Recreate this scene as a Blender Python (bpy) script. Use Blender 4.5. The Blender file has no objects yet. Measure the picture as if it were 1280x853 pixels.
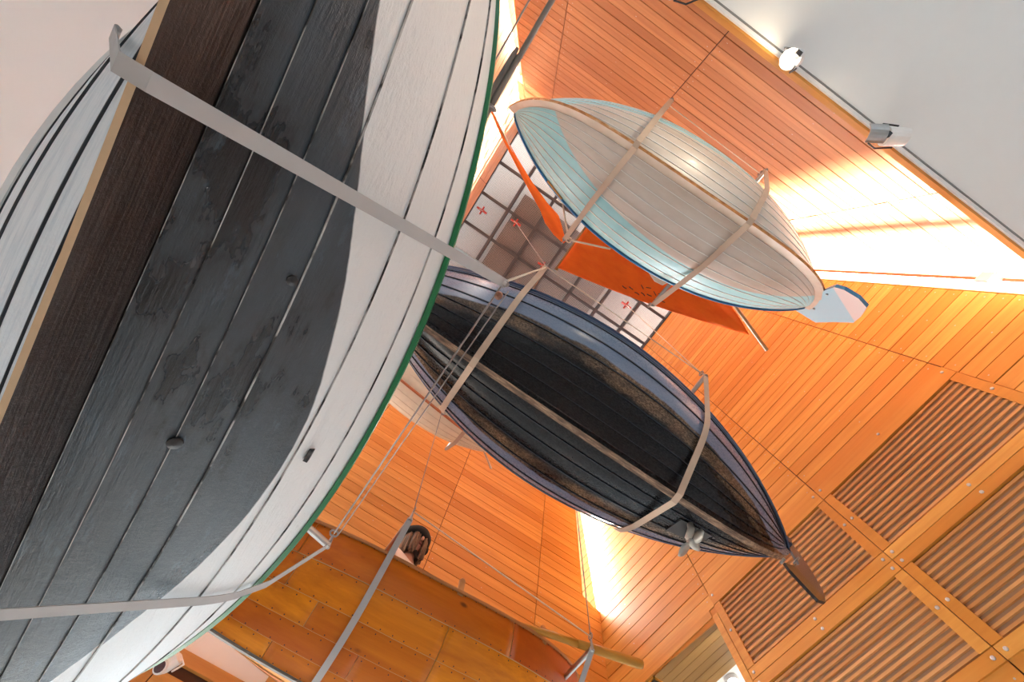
import bpy, bmesh, math, random
import numpy as np
from mathutils import Matrix, Vector
random.seed(7)
S = bpy.context.scene
COL = S.collection

# ------------------------------------------------------------------ camera
# the camera stands at the origin, 1.5 m above the hall floor, and looks almost straight up
FPX = 488.81
RC = np.array([[0.83036536, -0.55324656, 0.0664199], [0.55208918, 0.80071731, -0.23248511], [0.07543803, 0.22971729, 0.97032936]])
cam = bpy.data.cameras.new('camera'); camo = bpy.data.objects.new('camera', cam); COL.objects.link(camo)
cam.sensor_width = 36; cam.lens = 36 * FPX / 1280; cam.clip_start = 0.02; cam.clip_end = 200
m = Matrix.Identity(4)
for i in range(3):
    m[i][0] = RC[0][i]; m[i][1] = -RC[1][i]; m[i][2] = -RC[2][i]
camo.matrix_world = m
S.camera = camo

# ------------------------------------------------------------------ world, sun, window light, exposure
W = bpy.data.worlds.new('sky'); S.world = W; W.use_nodes = True
bg = W.node_tree.nodes['Background']; bg.inputs[0].default_value = (0.74, 0.90, 1.0, 1); bg.inputs[1].default_value = 4.0
def area(name, loc, target, sx, sy, power, col=(1, 1, 1)):
    l = bpy.data.lights.new(name, 'AREA'); l.shape = 'RECTANGLE'; l.size = sx; l.size_y = sy; l.energy = power; l.color = col
    o = bpy.data.objects.new(name, l); COL.objects.link(o); o.location = loc
    o.rotation_euler = (Vector(target) - Vector(loc)).to_track_quat('-Z', 'Y').to_euler()
    return o
sun = bpy.data.lights.new('sun', 'SUN'); sun.energy = 380; sun.angle = 0.045; sun.color = (1, 0.96, 0.9)
so = bpy.data.objects.new('sun', sun); COL.objects.link(so)
so.rotation_euler = Vector((-1, -0.19, -0.40)).to_track_quat('-Z', 'Y').to_euler()
# daylight through the tall corner slots of the tower
area('slot_light_right', (5.0, -2.62, 8.0), (0, -1.6, 7.6), .30, 7.0, 215, (1, .97, .93))
area('slot_light_front', (4.33, 4.62, 8.6), (2.2, 0, 8.2), .30, 5.4, 800, (.97, .99, 1))
area('slot_light_left', (-2.40, -2.75, 6.8), (-.6, 0, 6.6), .30, 5.0, 250, (1, .97, .93))
area('slot_light_far', (-2.2, 4.35, 7.6), (1.0, .6, 7.2), .30, 6.0, 190, (1, .97, .93))
area('plenum_fill_light', (.9, .9, 13.3), (.9, .9, 0), 6.5, 6.5, 150)  # added lamp under the closed roof, brightens the grid sheets from above
S.view_settings.view_transform = 'Standard'; S.view_settings.look = 'None'; S.view_settings.gamma = 1
S.view_settings.use_curve_mapping = False
S.view_settings.exposure = 0.0
S.render.engine = 'CYCLES'
S.cycles.max_bounces = 8; S.cycles.diffuse_bounces = 5; S.cycles.glossy_bounces = 3; S.cycles.sample_clamp_indirect = 8

# ------------------------------------------------------------------ material helpers
def newmat(name):
    mt = bpy.data.materials.new(name); mt.use_nodes = True
    nt = mt.node_tree; b = nt.nodes['Principled BSDF']
    return mt, nt, b
def N(nt, t, **k):
    n = nt.nodes.new(t)
    for a, v in k.items(): setattr(n, a, v)
    return n
def lk(nt, a, b): nt.links.new(a, b)
def math_(nt, op, a, b=None, c=None):
    n = N(nt, 'ShaderNodeMath', operation=op)
    for i, v in enumerate((a, b, c)):
        if v is None: continue
        if isinstance(v, (int, float)): n.inputs[i].default_value = v
        else: lk(nt, v, n.inputs[i])
    return n.outputs[0]
def mix(nt, f, a, b, mode='MIX'):
    n = N(nt, 'ShaderNodeMix', data_type='RGBA', blend_type=mode)
    for i, v in ((0, f), (6, a), (7, b)):
        if isinstance(v, (int, float)): n.inputs[i].default_value = v
        elif isinstance(v, tuple): n.inputs[i].default_value = (*v, 1)
        else: lk(nt, v, n.inputs[i])
    return n.outputs[2]
def noise(nt, vec, scale, detail=3, rough=.55):
    n = N(nt, 'ShaderNodeTexNoise'); n.inputs['Scale'].default_value = scale; n.inputs['Detail'].default_value = detail; n.inputs['Roughness'].default_value = rough
    if vec is not None: lk(nt, vec, n.inputs['Vector'])
    return n.outputs[0]
def ramp(nt, f, stops):
    n = N(nt, 'ShaderNodeValToRGB'); e = n.color_ramp.elements
    while len(e) < len(stops): e.new(0.5)
    for q, (p, c) in zip(e, stops): q.position = p; q.color = (*c, 1) if len(c) == 3 else c
    lk(nt, f, n.inputs[0]); return n.outputs[0]
def objco(nt, scale=(1, 1, 1), shift=None):
    t = N(nt, 'ShaderNodeTexCoord'); mp = N(nt, 'ShaderNodeMapping'); mp.inputs['Scale'].default_value = scale
    v = t.outputs['Object']
    if shift is not None:
        ad = N(nt, 'ShaderNodeVectorMath', operation='ADD'); lk(nt, v, ad.inputs[0]); lk(nt, shift, ad.inputs[1]); v = ad.outputs[0]
    lk(nt, v, mp.inputs['Vector']); return mp.outputs[0]
def bump(nt, b, h, st=.3, dist=.01):
    n = N(nt, 'ShaderNodeBump'); n.inputs['Strength'].default_value = st; n.inputs['Distance'].default_value = dist
    lk(nt, h, n.inputs['Height']); lk(nt, n.outputs[0], b.inputs['Normal'])
def plain(name, col, rough=.5, metal=0, spec=.5, bumpsc=None, var=1.0):
    mt, nt, b = newmat(name)
    b.inputs['Roughness'].default_value = rough; b.inputs['Metallic'].default_value = metal
    b.inputs['Specular IOR Level'].default_value = spec
    v = objco(nt); n = noise(nt, v, bumpsc or 9, 4)
    c = mix(nt, n, tuple(x * (1 - .14 * var) for x in col), tuple(min(1, x * (1 + .1 * var)) for x in col)); lk(nt, c, b.inputs['Base Color'])
    return mt
def emit(name, col, st):
    mt, nt, b = newmat(name); b.inputs['Emission Color'].default_value = (*col, 1); b.inputs['Emission Strength'].default_value = st
    b.inputs['Base Color'].default_value = (*col, 1); return mt
def wood(name, axis, lo, hi, streak, rough=.45, grain=1.0, coat=0, knots=False, spec=.5):
    """planking: colour changes from board to board, grain runs along the axis"""
    mt, nt, b = newmat(name)
    oi = N(nt, 'ShaderNodeObjectInfo'); rnd = oi.outputs['Random']
    sh = N(nt, 'ShaderNodeCombineXYZ'); k = math_(nt, 'MULTIPLY', rnd, 37.0)
    for i in range(3): lk(nt, k, sh.inputs[i])
    sc = [14, 14, 14]; sc[axis] = .7
    v = objco(nt, tuple(sc), sh.outputs[0])
    g = noise(nt, v, 1.0 * grain, 5, .6)
    sc2 = [60, 60, 60]; sc2[axis] = 1.6
    f = noise(nt, objco(nt, tuple(sc2), sh.outputs[0]), 1.0, 3)
    base = ramp(nt, rnd, [(0, lo), (.35, tuple(.6 * a + .4 * c for a, c in zip(lo, hi))), (.75, tuple(.3 * a + .7 * c for a, c in zip(lo, hi))), (1, hi)])
    c = mix(nt, ramp(nt, g, [(.35, (0, 0, 0)), (.72, (1, 1, 1))]), base, mix(nt, .6, base, streak))
    c = mix(nt, math_(nt, 'MULTIPLY', f, .35), c, streak)
    if knots:
        vo = N(nt, 'ShaderNodeTexVoronoi'); vo.inputs['Scale'].default_value = 1.0
        s3 = [5, 5, 5]; s3[axis] = 2.6
        lk(nt, objco(nt, tuple(s3), sh.outputs[0]), vo.inputs['Vector'])
        kn = ramp(nt, vo.outputs['Distance'], [(.05, (1, 1, 1)), (.13, (0, 0, 0))])
        c = mix(nt, math_(nt, 'MULTIPLY', kn, .75), c, (.06, .015, .006))
    lk(nt, c, b.inputs['Base Color']); b.inputs['Roughness'].default_value = rough
    b.inputs['Coat Weight'].default_value = coat; b.inputs['Coat Roughness'].default_value = .12
    b.inputs['Specular IOR Level'].default_value = spec
    bump(nt, b, f, .15, .003)
    return mt

M = {}
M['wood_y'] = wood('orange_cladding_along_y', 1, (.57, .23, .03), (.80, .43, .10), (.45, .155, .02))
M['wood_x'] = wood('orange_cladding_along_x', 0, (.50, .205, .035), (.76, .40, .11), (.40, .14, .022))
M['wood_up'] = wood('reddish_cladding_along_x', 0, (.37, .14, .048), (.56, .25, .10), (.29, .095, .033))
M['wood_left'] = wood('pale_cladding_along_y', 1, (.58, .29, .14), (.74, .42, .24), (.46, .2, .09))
M['soffit'] = wood('yellow_soffit_boards', 1, (.30, .15, .03), (.42, .23, .06), (.22, .10, .02))
M['slat'] = wood('louvre_slat_wood', 1, (.50, .24, .07), (.72, .40, .16), (.38, .15, .04))
M['backing'] = plain('dark_joint_backing', (.075, .028, .012), .9)
M['grille_back'] = plain('louvre_backing_board', (.30, .17, .10), .9)
M['plaster'] = plain('white_plaster', (.84, .83, .81), .9, var=.15)
M['white_wall'] = plain('white_wall_paint', (.83, .87, .90), .9, var=.15)
M['floor'] = plain('pale_timber_floor', (.55, .50, .45), .5)
M['steel'] = plain('brushed_steel', (.50, .50, .50), .35, 1)
M['bolt'] = plain('dull_grey_bolt', (.48, .45, .44), .45, .3)
M['darkmetal'] = plain('dark_grey_steel', (.030, .030, .036), .5, .2)
M['cable'] = plain('grey_wire_rope', (.30, .28, .27), .5, .3)
M['rope'] = plain('cream_rope', (.72, .62, .50), .9)
M['web_grey'] = plain('grey_webbing', (.42, .41, .405), .8)
M['web_tan'] = plain('beige_webbing', (.50, .38, .29), .8)
M['white_metal'] = plain('white_enamel', (.82, .80, .78), .35)
M['black'] = plain('black_plastic', (.02, .02, .022), .5)
M['red'] = plain('red_shackle_paint', (.30, .02, .012), .45)
M['duct'] = plain('dark_plenum_board', (.03, .028, .028), .9)

# perforated ceiling sheet
mt, nt, b = newmat('perforated_metal_sheet')
v = objco(nt, (26, 26, 0)); vo = N(nt, 'ShaderNodeTexVoronoi', feature='F1'); vo.inputs['Scale'].default_value = 1; vo.inputs['Randomness'].default_value = 0; lk(nt, v, vo.inputs['Vector'])
hole = ramp(nt, vo.outputs['Distance'], [(.36, (1, 1, 1)), (.42, (0, 0, 0))])
tr = N(nt, 'ShaderNodeBsdfTransparent'); ms = N(nt, 'ShaderNodeMixShader'); lk(nt, hole, ms.inputs[0])
b.inputs['Base Color'].default_value = (.14, .12, .115, 1); b.inputs['Roughness'].default_value = .6
lk(nt, b.outputs[0], ms.inputs[1]); lk(nt, tr.outputs[0], ms.inputs[2])
lk(nt, ms.outputs[0], nt.nodes['Material Output'].inputs['Surface']); M['mesh'] = mt

# ------------------------------------------------------------------ object helpers
def mk(name, V, F, mats, parent=None, idx=None, smooth=False):
    me = bpy.data.meshes.new(name); me.from_pydata([tuple(map(float, v)) for v in V], [], F)
    for q in (mats if isinstance(mats, (list, tuple)) else [mats]): me.materials.append(q)
    if idx is not None: me.polygons.foreach_set('material_index', idx)
    if smooth: me.polygons.foreach_set('use_smooth', [True] * len(me.polygons))
    me.update()
    o = bpy.data.objects.new(name, me); COL.objects.link(o)
    if parent is not None: o.parent = parent
    return o
def tag(o, label=None, cat=None, group=None, kind=None):
    for k, q in (('label', label), ('category', cat), ('group', group), ('kind', kind)):
        if q: o[k] = q
    return o
def empty(name, loc=(0, 0, 0), mat=None):
    o = bpy.data.objects.new(name, None); o.empty_display_size = .1; COL.objects.link(o)
    if mat is not None: o.matrix_world = mat
    else: o.location = loc
    return o
class MB:
    def __init__(s): s.V = []; s.F = []; s.I = []
    def add(s, V, F, i=0):
        n = len(s.V); s.V += [tuple(v) for v in V]; s.F += [tuple(a + n for a in f) for f in F]; s.I += [i] * len(F)
    def box(s, c, d, rot=None, i=0):
        P = [np.array((x, y, z)) * np.array(d) / 2 for x in (-1, 1) for y in (-1, 1) for z in (-1, 1)]
        if rot is not None: P = [rot @ p for p in P]
        s.hexa([p + np.array(c) for p in P], i)
    def hexa(s, P, i=0):   # order x,y,z bits
        s.add(P, [(0, 1, 3, 2), (4, 6, 7, 5), (0, 4, 5, 1), (2, 3, 7, 6), (0, 2, 6, 4), (1, 5, 7, 3)], i)
    def tube(s, pts, r, n=8, i=0, caps=True):
        pts = [np.array(p, float) for p in pts]; rs = r if isinstance(r, (list, tuple)) else [r] * len(pts)
        V = []; F = []; up = None
        for k, p in enumerate(pts):
            t = pts[min(k + 1, len(pts) - 1)] - pts[max(k - 1, 0)]; t /= np.linalg.norm(t) + 1e-12
            if up is None: up = np.array((0, 0, 1.)) if abs(t[2]) < .9 else np.array((1., 0, 0))
            a = np.cross(t, up); a /= np.linalg.norm(a) + 1e-12; bb = np.cross(a, t); up = bb
            for j in range(n):
                th = 2 * math.pi * j / n; V.append(p + rs[k] * (math.cos(th) * a + math.sin(th) * bb))
        for k in range(len(pts) - 1):
            for j in range(n): F.append((k * n + j, k * n + (j + 1) % n, (k + 1) * n + (j + 1) % n, (k + 1) * n + j))
        if caps: F.append(tuple(range(n))[::-1]); F.append(tuple(range((len(pts) - 1) * n, len(pts) * n)))
        s.add(V, F, i)
    def lathe(s, prof, o, ax, n=16, i=0):   # prof: (distance along axis, radius)
        o = np.array(o, float); ax = np.array(ax, float)
        s.tube([o + ax * a for a, _ in prof], [max(q, 1e-4) for _, q in prof], n, i)
    def build(s, name, mats, parent=None, smooth=False):
        return mk(name, s.V, s.F, mats, parent, s.I, smooth)

# ------------------------------------------------------------------ the tower walls: they lean inwards as they rise
H = 11.5
AX = .432 * H; BY = .275 * H; CY = .476 * H; DX = .250 * H
PR = lambda h, z: np.array((AX - .065 * z, h, z))            # right wall, h runs along y
PU = lambda h, z: np.array((h, -(BY - .065 * z), z))         # back wall, h runs along x
PL = lambda h, z: np.array((h, CY - .131 * z, z))            # front wall
PF = lambda h, z: np.array((-(DX - .060 * z), h, z))         # left wall
NR, NU, NL, NF = map(np.array, ((-1., 0, .065), (0, 1., .065), (0, -1., .131), (1., 0, .06)))

def quadbox(mb, P, n, h0, h1, z0, z1, t0, t1, i=0, h0b=None, h1b=None):
    n = np.array(n) * -1 if False else np.array(n)
    h0b = h0 if h0b is None else h0b; h1b = h1 if h1b is None else h1b
    pts = []
    for (hb, ht) in ((h0, h0b), (h1, h1b)):
        for t in (t0, t1):
            for z, h in ((z0, hb), (z1, ht)): pts.append(P(h, z) + n * t)
    mb.hexa(pts, i)
def slab(name, P, n, rects, mat, label=None):
    mb = MB()
    for (h0, h1, z0, z1, *o) in rects: quadbox(mb, P, n, h0, h1, z0, z1, -.16, -.004, 0, *(o if o else (None, None)))
    o = mb.build(name, mat); tag(o, label, kind='structure'); return o
def clad(wall, P, n, cols, z0, z1, pitch, mat, holes=(), edges=None, th=.018, gap=.011, screw=True):
    """cols: list of (left(z), right(z)) functions; one board object per row and column"""
    rows = int((z1 - z0) / pitch + .5); sc = MB(); cnt = 0
    for r in range(rows):
        a = z0 + r * pitch + gap / 2; c = a + pitch - gap; zm = (a + c) / 2
        for (fl, fr) in cols:
            segs = [(fl(a), fr(a), fl(c), fr(c))]
            for (h0, h1, q0, q1) in holes:
                ns = []
                for s_ in segs:
                    if zm < q0 or zm > q1 or s_[1] <= h0 + .01 or s_[0] >= h1 - .01: ns.append(s_); continue
                    if s_[0] < h0 - .05: ns.append((s_[0], h0, s_[2], h0))
                    if s_[1] > h1 + .05: ns.append((h1, s_[1], h1, s_[3]))
                segs = ns
            for (l0, r0, l1, r1) in segs:
                if r0 - l0 < .04: continue
                mb = MB(); g = .006
                quadbox(mb, P, n, l0 + g, r0 - g, a, c, 0, th + random.uniform(-.002, .002), 0, l1 + g, r1 - g)
                mb.build('plank', mat, wall); cnt += 1
                if screw:
                    for hh in (l0 + .07, (l0 + r0) / 2 + (.02 if r % 2 else -.02), r0 - .07):
                        if r % 2 and hh != l0 + .07: continue
                        ctr = P(hh, zm + random.uniform(-.03, .03)) + n * (th + .002)
                        e1 = P(hh + 1, zm) - P(hh, zm); e2 = np.cross(n, e1); e2 /= np.linalg.norm(e2)
                        vs = [ctr + .009 * (math.cos(q) * e1 + math.sin(q) * e2) for q in np.arange(6) * math.pi / 3]
                        sc.add(vs, [tuple(range(6))])
    if screw and sc.V:
        o = sc.build('screw_heads', M['bolt'], wall); o['kind'] = 'stuff'
    return cnt
C_ = lambda v: (lambda z: v)

# --- right wall (louvred), panel joints every .1758 H
J = [-.128 * H, .048 * H, .224 * H]
yUe = lambda z: -(BY - .065 * z) + .032 * H                  # its end, a slot short of the back wall
yLe = lambda z: CY - .131 * z                                # corner with the front wall
ZT = H + .05
door_top = .3815 * H
rects = [(yUe(2.0), J[2] + .09, 2.0, door_top, yUe(door_top), J[2] + .09),
         (yUe(door_top), yLe(door_top) + 1.0, door_top, ZT, yUe(ZT), yLe(ZT) + 1.0)]
wall_r = slab('wall_right', PR, NR, rects, M['backing'])
GR = []  # grille modules: h0,h1,z0,z1 (outer frame)
zA, zB, zC = .4045 * H, .3100 * H, .2265 * H
mods = [(J[0], J[1], zB, zA), (J[1], J[2], zB, zA), (J[0], J[1], zC, zB), (J[1], J[2], zC, zB), (yUe(3.2) + .02, J[0], zC, zB)]
pitch = .01462 * H
zc0 = zA - math.floor((zA - 2.0) / pitch) * pitch
cols = [(yUe, C_(J[0])), (C_(J[0]), C_(J[1])), (C_(J[1]), C_(J[2])), (C_(J[2]), lambda z: max(yLe(z) + .85, J[2] + .1) if z > door_top else J[2] + .09)]
hole = [(J[0] - .005, J[2] + .005, zC, zA), (yUe(3.2) - .3, J[0], zC, zB)]
n1 = clad(wall_r, PR, NR, cols, zc0, ZT, pitch, M['wood_y'], hole)
for gi, (h0, h1, z0, z1) in enumerate(mods):
    fw = .113; fv = .107
    w = empty('louvre_panel', (0, 0, 0)); w.parent = wall_r
    def fr(nm, a0, a1, b0, b1, t=.035, mat=M['wood_y']):
        mb = MB(); quadbox(mb, PR, NR, a0 + .004, a1 - .004, b0 + .004, b1 - .004, 0, t); return mb.build(nm, mat, w)
    fr('frame_rail', h0, h1, z0, z0 + fv); fr('frame_rail', h0, h1, z1 - fv * 1.6, z1) if z1 == zA else fr('frame_rail', h0, h1, z1 - fv, z1)
    top = z1 - (fv * 1.6 if z1 == zA else fv)
    fr('frame_stile', h0, h0 + fw, z0 + fv, top); fr('frame_stile', h1 - fw, h1, z0 + fv, top)
    mb = MB(); quadbox(mb, PR, NR, h0 + fw, h1 - fw, z0 + fv, top, -.002, .001); mb.build('backing_board', M['grille_back'], w)
    ns = 13; st = (top - z0 - fv) / ns
    for k in range(ns):
        zb = z0 + fv + st * (k + .30)
        mb = MB(); quadbox(mb, PR, NR, h0 + fw - .003, h1 - fw + .003, zb, zb + st * .40, .002, .022); mb.build('slat', M['slat'], w)
    for hh in (h0 + .06, (h0 + h1) / 2, h1 - .06):
        for zz in (z0 + fv / 2, z1 - fv / 2):
            c = PR(hh, zz) + NR * .035; mb = MB(); mb.lathe([(-.002, .017), (.004, .017), (.008, .009)], c, NR, 10); mb.build('bolt', M['bolt'], w)
    for hh in (h0 + fw / 2, h1 - fw / 2):
        c = PR(hh, (z0 + z1) / 2) + NR * .035; mb = MB(); mb.lathe([(-.002, .017), (.004, .017), (.008, .009)], c, NR, 10); mb.build('bolt', M['bolt'], w)
# doorway in the right wall: side jamb, lintel, boarded soffit, white ceiling beyond
mb = MB(); quadbox(mb, PR, NR, J[2] + .005, J[2] + .095, 2.0, door_top, 0, .035); mb.build('door_jamb', M['wood_y'], wall_r)
mb = MB(); quadbox(mb, PR, NR, J[2] + .1, 4.9, door_top, door_top + .09, 0, .03); mb.build('door_lintel', M['wood_y'], wall_r)
for k in range(6):
    mb = MB(); x0 = AX - .065 * door_top - .01 + k * .12
    mb.box((x0 + .06, (J[2] + 4.95) / 2 + .06, door_top - .014), (.114, 4.95 - J[2], .02)); mb.build('soffit_plank', M['soffit'], wall_r)
mb = MB(); mb.box((AX + 1.70, 3.9, door_top + .06), (3.66, 3.4, .04)); tag(mb.build('ceiling_gallery', M['plaster']), kind='structure')
mb = MB(); mb.box((AX + 3.4, 3.9, 1.65), (.15, 3.4, 6.3)); mb.box((AX + 1.74, 2.35, 1.65), (3.4, .15, 6.3)); mb.box((AX + 1.74, 5.5, 1.65), (3.4, .15, 6.3)); tag(mb.build('wall_side_room', M['white_wall']), kind='structure')  # side room boxed in by added walls to keep the sun out

# --- back wall (upper in the picture)
ZU0 = 4.30
xUl = lambda z: -(.236 - .062 * (z / H)) * H                # its left end stops short of the left wall
JU = [-.1256 * H, .0340 * H, .194 * H]
rects = [(xUl(ZU0), AX + 2.2, ZU0, ZT, xUl(ZT), AX + 2.2)]
wall_u = slab('wall_back', PU, NU, rects, M['backing'])
zu0 = 4.32; nr = int((ZT - zu0) / pitch)
n2 = clad(wall_u, PU, NU, [(xUl, C_(JU[0])), (C_(JU[0]), C_(JU[1])), (C_(JU[1]), C_(JU[2] + 1.0)), (C_(JU[2] + 1.0), C_(AX + 1.2))], zu0, ZT, pitch, M['wood_up'])

# --- front wall (lower left in the picture)
JL = [-.068 * H, .107 * H, .281 * H]
sill = .512 * H
xLe = lambda z: (AX - .065 * z - .034 * H) if z > sill else (AX - .065 * z - .012)
rects = [(-.30 * H, AX - .065 * 2.2, 2.2, sill, -.30 * H, AX - .065 * sill), (-.25 * H, xLe(sill + .01), sill, ZT, -.2 * H, xLe(ZT))]
wall_l = slab('wall_front', PL, NL, rects, M['backing'])
panel = (-.0636 * H, .0115 * H, 2.80, 3.25)
n3 = clad(wall_l, PL, NL, [(lambda z: -.262 * H + .06 * z, C_(JL[0])), (C_(JL[0]), C_(JL[1])), (C_(JL[1]), C_(JL[2])), (C_(JL[2]), xLe)], 2.28, ZT, pitch, M['wood_x'], [(panel[0] - .1, panel[1] + .1, panel[2] - .1, panel[3] + .1)])
w = empty('wall_panel'); w.parent = wall_l
mb = MB(); quadbox(mb, PL, NL, panel[0], panel[1], panel[2], panel[3], -.01, .006); mb.build('white_board', M['plaster'], w)
for a in ((panel[0] - .1, panel[1] + .1, panel[2] - .1, panel[2]), (panel[0] - .1, panel[1] + .1, panel[3], panel[3] + .1), (panel[0] - .1, panel[0], panel[2], panel[3]), (panel[1], panel[1] + .1, panel[2], panel[3])):
    mb = MB(); quadbox(mb, PL, NL, *a, 0, .035); mb.build('frame_board', M['wood_x'], w)
# --- left wall
slot_top = .80 * H
yFc = lambda z: CY - .131 * z
rects = [(-(BY - .065 * 4.2) - .9, CY, -1.5, 4.2, -(BY - .065 * 4.2) - .9, CY - .5)]
wl0 = slab('wall_left', PF, NF, rects, M['white_wall'])
mb = MB(); mb.box((0, -8.5, 1.4), (22, .2, 6)); tag(mb.build('wall_sky_block_back', M['white_wall']), kind='structure')  # unseen wall added to cut the sky light under the soffit
rects = [(-(BY - .065 * 4.2) - .9, yFc(4.2), 4.2, ZT, -(BY - .065 * ZT) - .9, yFc(ZT))]
wall_f = slab('wall_left_upper', PF, NF, rects, M['backing'])
n4 = clad(wall_f, PF, NF, [(lambda z: -(BY - .065 * z) - .8, C_(-.6)), (C_(-.6), C_(1.3)), (C_(1.3), yFc)], 4.25, ZT, pitch * 1.3, M['wood_left'])
# lintel over the slot beside the back wall
mb = MB(); quadbox(mb, PU, NU, -.262 * H + .06 * slot_top, xUl(slot_top), slot_top, ZT, -.15, .018, 0, -.262 * H + .06 * ZT, xUl(ZT)); tag(mb.build('trim_1', M['wood_up']), kind='structure')
# slim window frames in the slots
mb = MB(); mb.tube([(AX - .065 * 4.2 + .02, yUe(4.2) - .20, 4.2), (AX - .065 * ZT + .02, yUe(ZT) - .20, ZT)], .022, 6); tag(mb.build('window_1', plain('red_brown_frame', (.42, .10, .05), .5)), kind='structure')

for nm, P_, n_, fn, a, c, sg in (('trim_5', PL, NL, xLe, sill + .02, ZT, 1), ('trim_6', PU, NU, xUl, ZU0, ZT, -1)):
    mb = MB(); d = .012 * sg
    quadbox(mb, P_, n_, min(fn(a), fn(a) + d), max(fn(a), fn(a) + d), a, c, -.17, .02, 0, min(fn(c), fn(c) + d), max(fn(c), fn(c) + d)); tag(mb.build(nm, M['wood_x']), kind='structure')
mb = MB(); quadbox(mb, PR, NR, yUe(2.0) - .012, yUe(2.0), 2.0, ZT, -.17, .02, 0, yUe(ZT) - .012, yUe(ZT)); tag(mb.build('trim_7', M['wood_y']), kind='structure')
# --- soffit and trim on the back side, floor, posts
se = -.2275 * H; sz = .37 * H
mb = MB(); mb.box((0, se - 4.5, sz + .035), (22, 9, .07)); soff = tag(mb.build('ceiling_soffit', M['plaster']), kind='structure')
mb = MB(); mb.box((0, se + .012, sz + .045), (22, .022, .08)); tag(mb.build('trim_2', M['wood_x']), kind='structure')
mb = MB(); mb.box((0, se - .046, sz - .004), (22, .014, .01), i=0); mb.box((0, se - .018, sz - .006), (22, .03, .014), i=1)
tag(mb.build('trim_3', [plain('grey_track', (.22, .21, .20), .5), M['white_metal']]), kind='structure')
mb = MB(); mb.box((AX + .05, 1.5, .24), (.2, 20, 3.5)); mb.box((AX + .2, 8.6, 2.2), (.2, 6, 7.4)); tag(mb.build('wall_sun_block_right', M['white_wall']), kind='structure')  # unseen walls added to keep the sun out below and beside the tower
mb = MB(); mb.box((AX + .15, -5.56, 1.4), (.2, 5.9, 6)); tag(mb.build('wall_sun_block_side', M['white_wall']), kind='structure')  # unseen wall added to block sun entering under the soffit
mb = MB(); mb.box((0, 0, -1.55), (26, 26, .1)); tag(mb.build('floor', M['floor']), kind='structure')
for k, (x, y, zt) in enumerate([(AX, -3.2, 4.2), (AX, 2.72, 2.2), (AX + .1, 5.3, 4.4), (-3.1, 5.5, 4)]):
    mb = MB(); mb.box((x + .15, y, (zt - 1.5) / 2), (.25, .25, zt + 1.5)); tag(mb.build('column', M['plaster']), kind='structure')

# --- ceiling: dark steel grid with perforated sheets, dark plenum box above
ceil = tag(empty('ceiling', (0, 0, 0)), kind='structure')
gx = [(-.192 + .0799 * i) * H for i in range(8)]; gy = [(-.191 + .0800 * i) * H for i in range(8)]
for i, x in enumerate(gx):
    mb = MB(); mb.box((x, (gy[0] + gy[-1]) / 2, H - .03), (.11 if i in (0, 7) else .085, gy[-1] - gy[0], .12)); mb.build('grid_bar', M['darkmetal'], ceil)
for i, y in enumerate(gy):
    mb = MB(); mb.box(((gx[0] + gx[-1]) / 2, y, H - .02), (gx[-1] - gx[0], .11 if i in (0, 7) else .085, .1)); mb.build('grid_bar', M['darkmetal'], ceil)
for i in range(7):
    for j in range(7):
        mb = MB(); mb.box(((gx[i] + gx[i + 1]) / 2, (gy[j] + gy[j + 1]) / 2, H + .06), (gx[1] - gx[0] - .02, gy[1] - gy[0] - .02, .006)); mb.build('perforated_sheet', M['mesh'], ceil)
mb = MB(); mb.box((.052 * H, .12 * H, H + 1.0), (.315 * H, .42 * H, .4)); mb.build('plenum_duct', M['duct'], ceil)
mb = MB(); mb.box((.08 * H, .08 * H, H + 2.0), (.75 * H, .75 * H, .1)); tag(mb.build('ceiling_roof', plain('grey_roof_lining', (.22, .20, .19), .9, var=.2)), kind='structure')
mb = MB()
mb.box((gx[0] - .13, 1.0, H + .02), (.14, 6.6, .05)); tag(mb.build('trim_4', M['white_wall']), kind='structure')

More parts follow.
